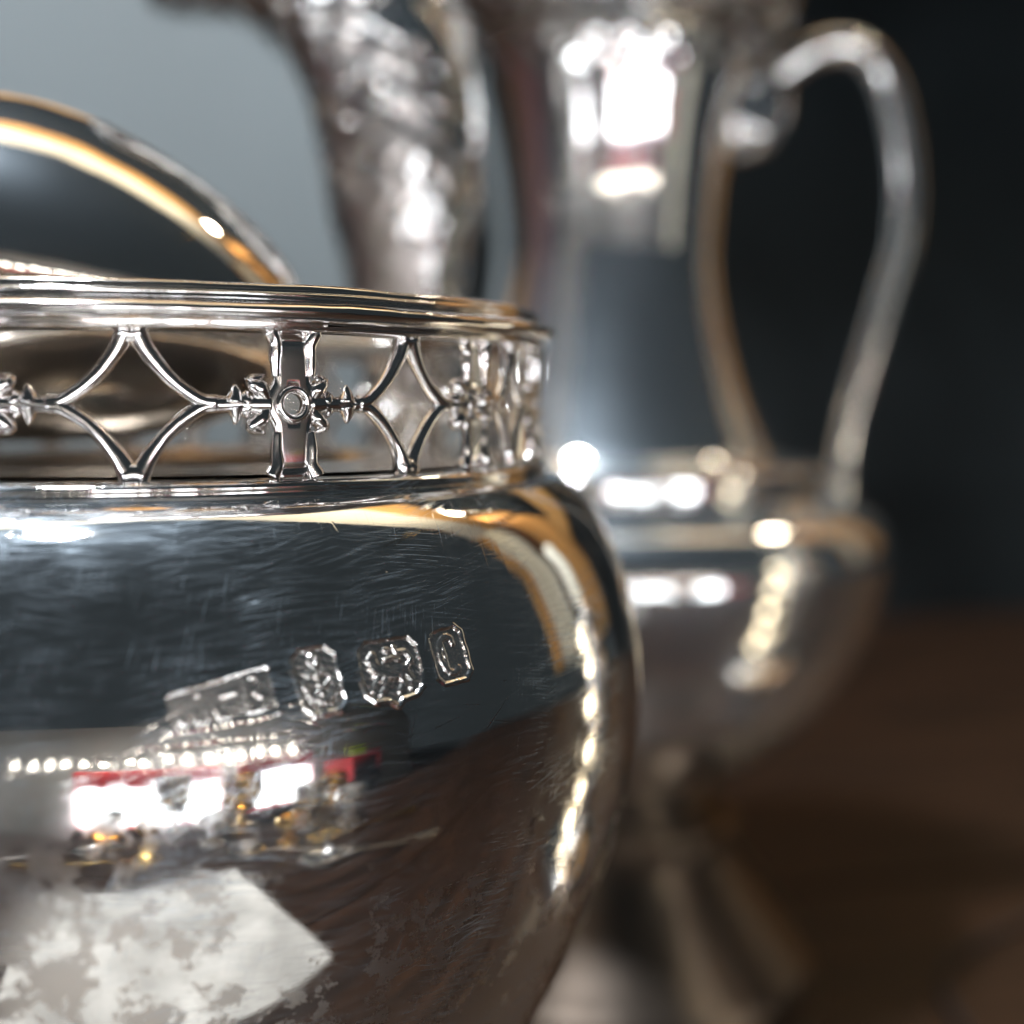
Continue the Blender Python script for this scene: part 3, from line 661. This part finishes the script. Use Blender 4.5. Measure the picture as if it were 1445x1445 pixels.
# white card and small pieces in front of the pot (seen mirrored in its belly)
cd = Join().add(box(-62, 56, -40, 66, 0.1, 1.2, .3)).build('white_card', M['paper'], None, (-4, -156, 0), smooth=False); cd.rotation_euler = (0, 0, -.16)
tag(cd, 'blank white card lying on the table below the lens', 'card')
def goblet(loc, m, h, r, label, k):
    t = thing('goblet', label, 'goblet', loc, 0, 'goblets standing in front of the pot')
    lathe('foot', smooth_prof([(r * .8, 0), (r * .8, 1.5), (r * .3, 5), (r * .14, h * .3)], 30), m, t, 64)
    lathe('cup', smooth_prof([(r * .14, h * .3), (r * .5, h * .42), (r, h * .65), (r * .92, h), (r * .86, h), (r * .9, h * .65), (r * .2, h * .46)], 60), m, t, 96, disp=lambda T, s, Z: .35 * np.abs(np.sin(T * k)))
    return t
goblet((70, -290, 0), M['brass'], 62, 20, 'small brass goblet nearest the red tin', 9)
goblet((120, -250, 0), M['chased'], 50, 18, 'squat silver goblet beside the brass one', 7)
goblet((10, -310, 0), M['chased'], 66, 17, 'tall silver goblet left of the brass one', 11)
goblet((180, -300, 0), M['brass'], 44, 16, 'lowest brass goblet at the table edge', 8)

goblet((-45, -272, 0), M['chased'], 38, 13, 'small silver goblet at the left of the row', 7)
goblet((-12, -268, 0), M['brass'], 30, 11, 'tiny brass goblet left of the tall silver one', 6)
goblet((38, -258, 0), M['chased'], 34, 13, 'small silver goblet between tall silver and brass', 5)
goblet((92, -225, 0), M['brass'], 26, 12, 'tiny brass goblet before the squat silver one', 9)
goblet((150, -225, 0), M['chased'], 40, 14, 'silver goblet right of the squat one', 8)
def spoon(x, y, rz, m, label):
    t = thing('teaspoon', label, 'teaspoon', (x, y, 0), rz, 'teaspoons lying in front of the pot')
    Join().add(tube(curve_pts([(0, 10, 3), (0, 22, 6), (0, 50, 4), (0, 88, 1.6)], 24), np.interp(np.linspace(0, 1, 24), [0, .2, .7, 1], [2.2, 1.4, 1.8, 3.2]), 10, (1.3, .4))).build('handle', m, t)
    V, Q_ = [], gridfaces(20, 40)
    for i in range(20):
        for k_ in range(40):
            a = 2 * math.pi * k_ / 39; q = (i + .02) / 19; V.append((10 * q * math.cos(a), 15 * q * math.sin(a) - 4, .6 + 4.5 * q * q))
    o_ = link_mesh('bowl', V, Q_, m, t); o_.modifiers.new('metal thickness', 'SOLIDIFY').thickness = 0.0008
spoon(-60, -255, 1.1, M['wire'], 'silver teaspoon farthest from the goblets')
spoon(-20, -232, 1.45, M['brass'], 'brass teaspoon next to the silver one at the card')
spoon(60, -222, -.9, M['wire'], 'silver teaspoon just in front of the goblets')
spoon(118, -205, -1.3, M['brass'], 'brass teaspoon beside the squat goblet')
spoon(98, -176, -1.0, M['wire'], 'silver teaspoon right of the white card')
cs = thing('candlestick', 'fluted silver candlestick standing to the right of the pot', 'candlestick', (172, 20, 0))
lathe('stem', smooth_prof([(34, 0), (35, 3), (30, 7), (17, 14), (12, 24), (15, 32), (12, 40), (14, 60), (17, 84), (12, 92), (16, 98), (12, 104), (14, 114), (9, 120)], 200), M['wire'], cs, 200, disp=lambda T, s, Z: .25 * np.abs(np.sin(T * 6)) + 1.1 * np.abs(np.sin(Z * .30)))
lathe('candle', [(8, 120), (8, 160), (6, 163), (.5, 163)], M['cream'], cs, 32)
bm_ = emit('highlight_glow', (1.0, 0.88, 0.64), 8.0)
sb = thing('highlight_string', 'added string of tiny glowing bulbs on the candlestick, for highlights on the pot', 'light string', (172, 20, 0))  # glowing string added for the row of highlights down the pot's right side
sp_ = [(-13 + 2 * math.sin(q * 1.7), -17 + 2 * math.sin(q * 2.3), 104 - q * 17 - 3 * math.sin(q * 5)) for q in range(6)]
Join().add(tube(curve_pts([(p[0] + 2, p[1] + 1, p[2]) for p in sp_] + [(-30, -10, 4), (-20, 60, 2), (30, 90, 2)], 80), .7, 8)).build('cable', M['black'], sb)
g0 = None
for p in sp_:
    if g0 is None: g0 = lathe('bulb', smooth_prof([(.3, -4), (2.4, -3), (3.0, 0), (2.0, 3), (1.0, 4.5)], 12), bm_, sb, 20, p); o = g0
    else: o = g0.copy(); C.objects.link(o); o.location = Vector(p) * S
bpy.context.view_layer.update()
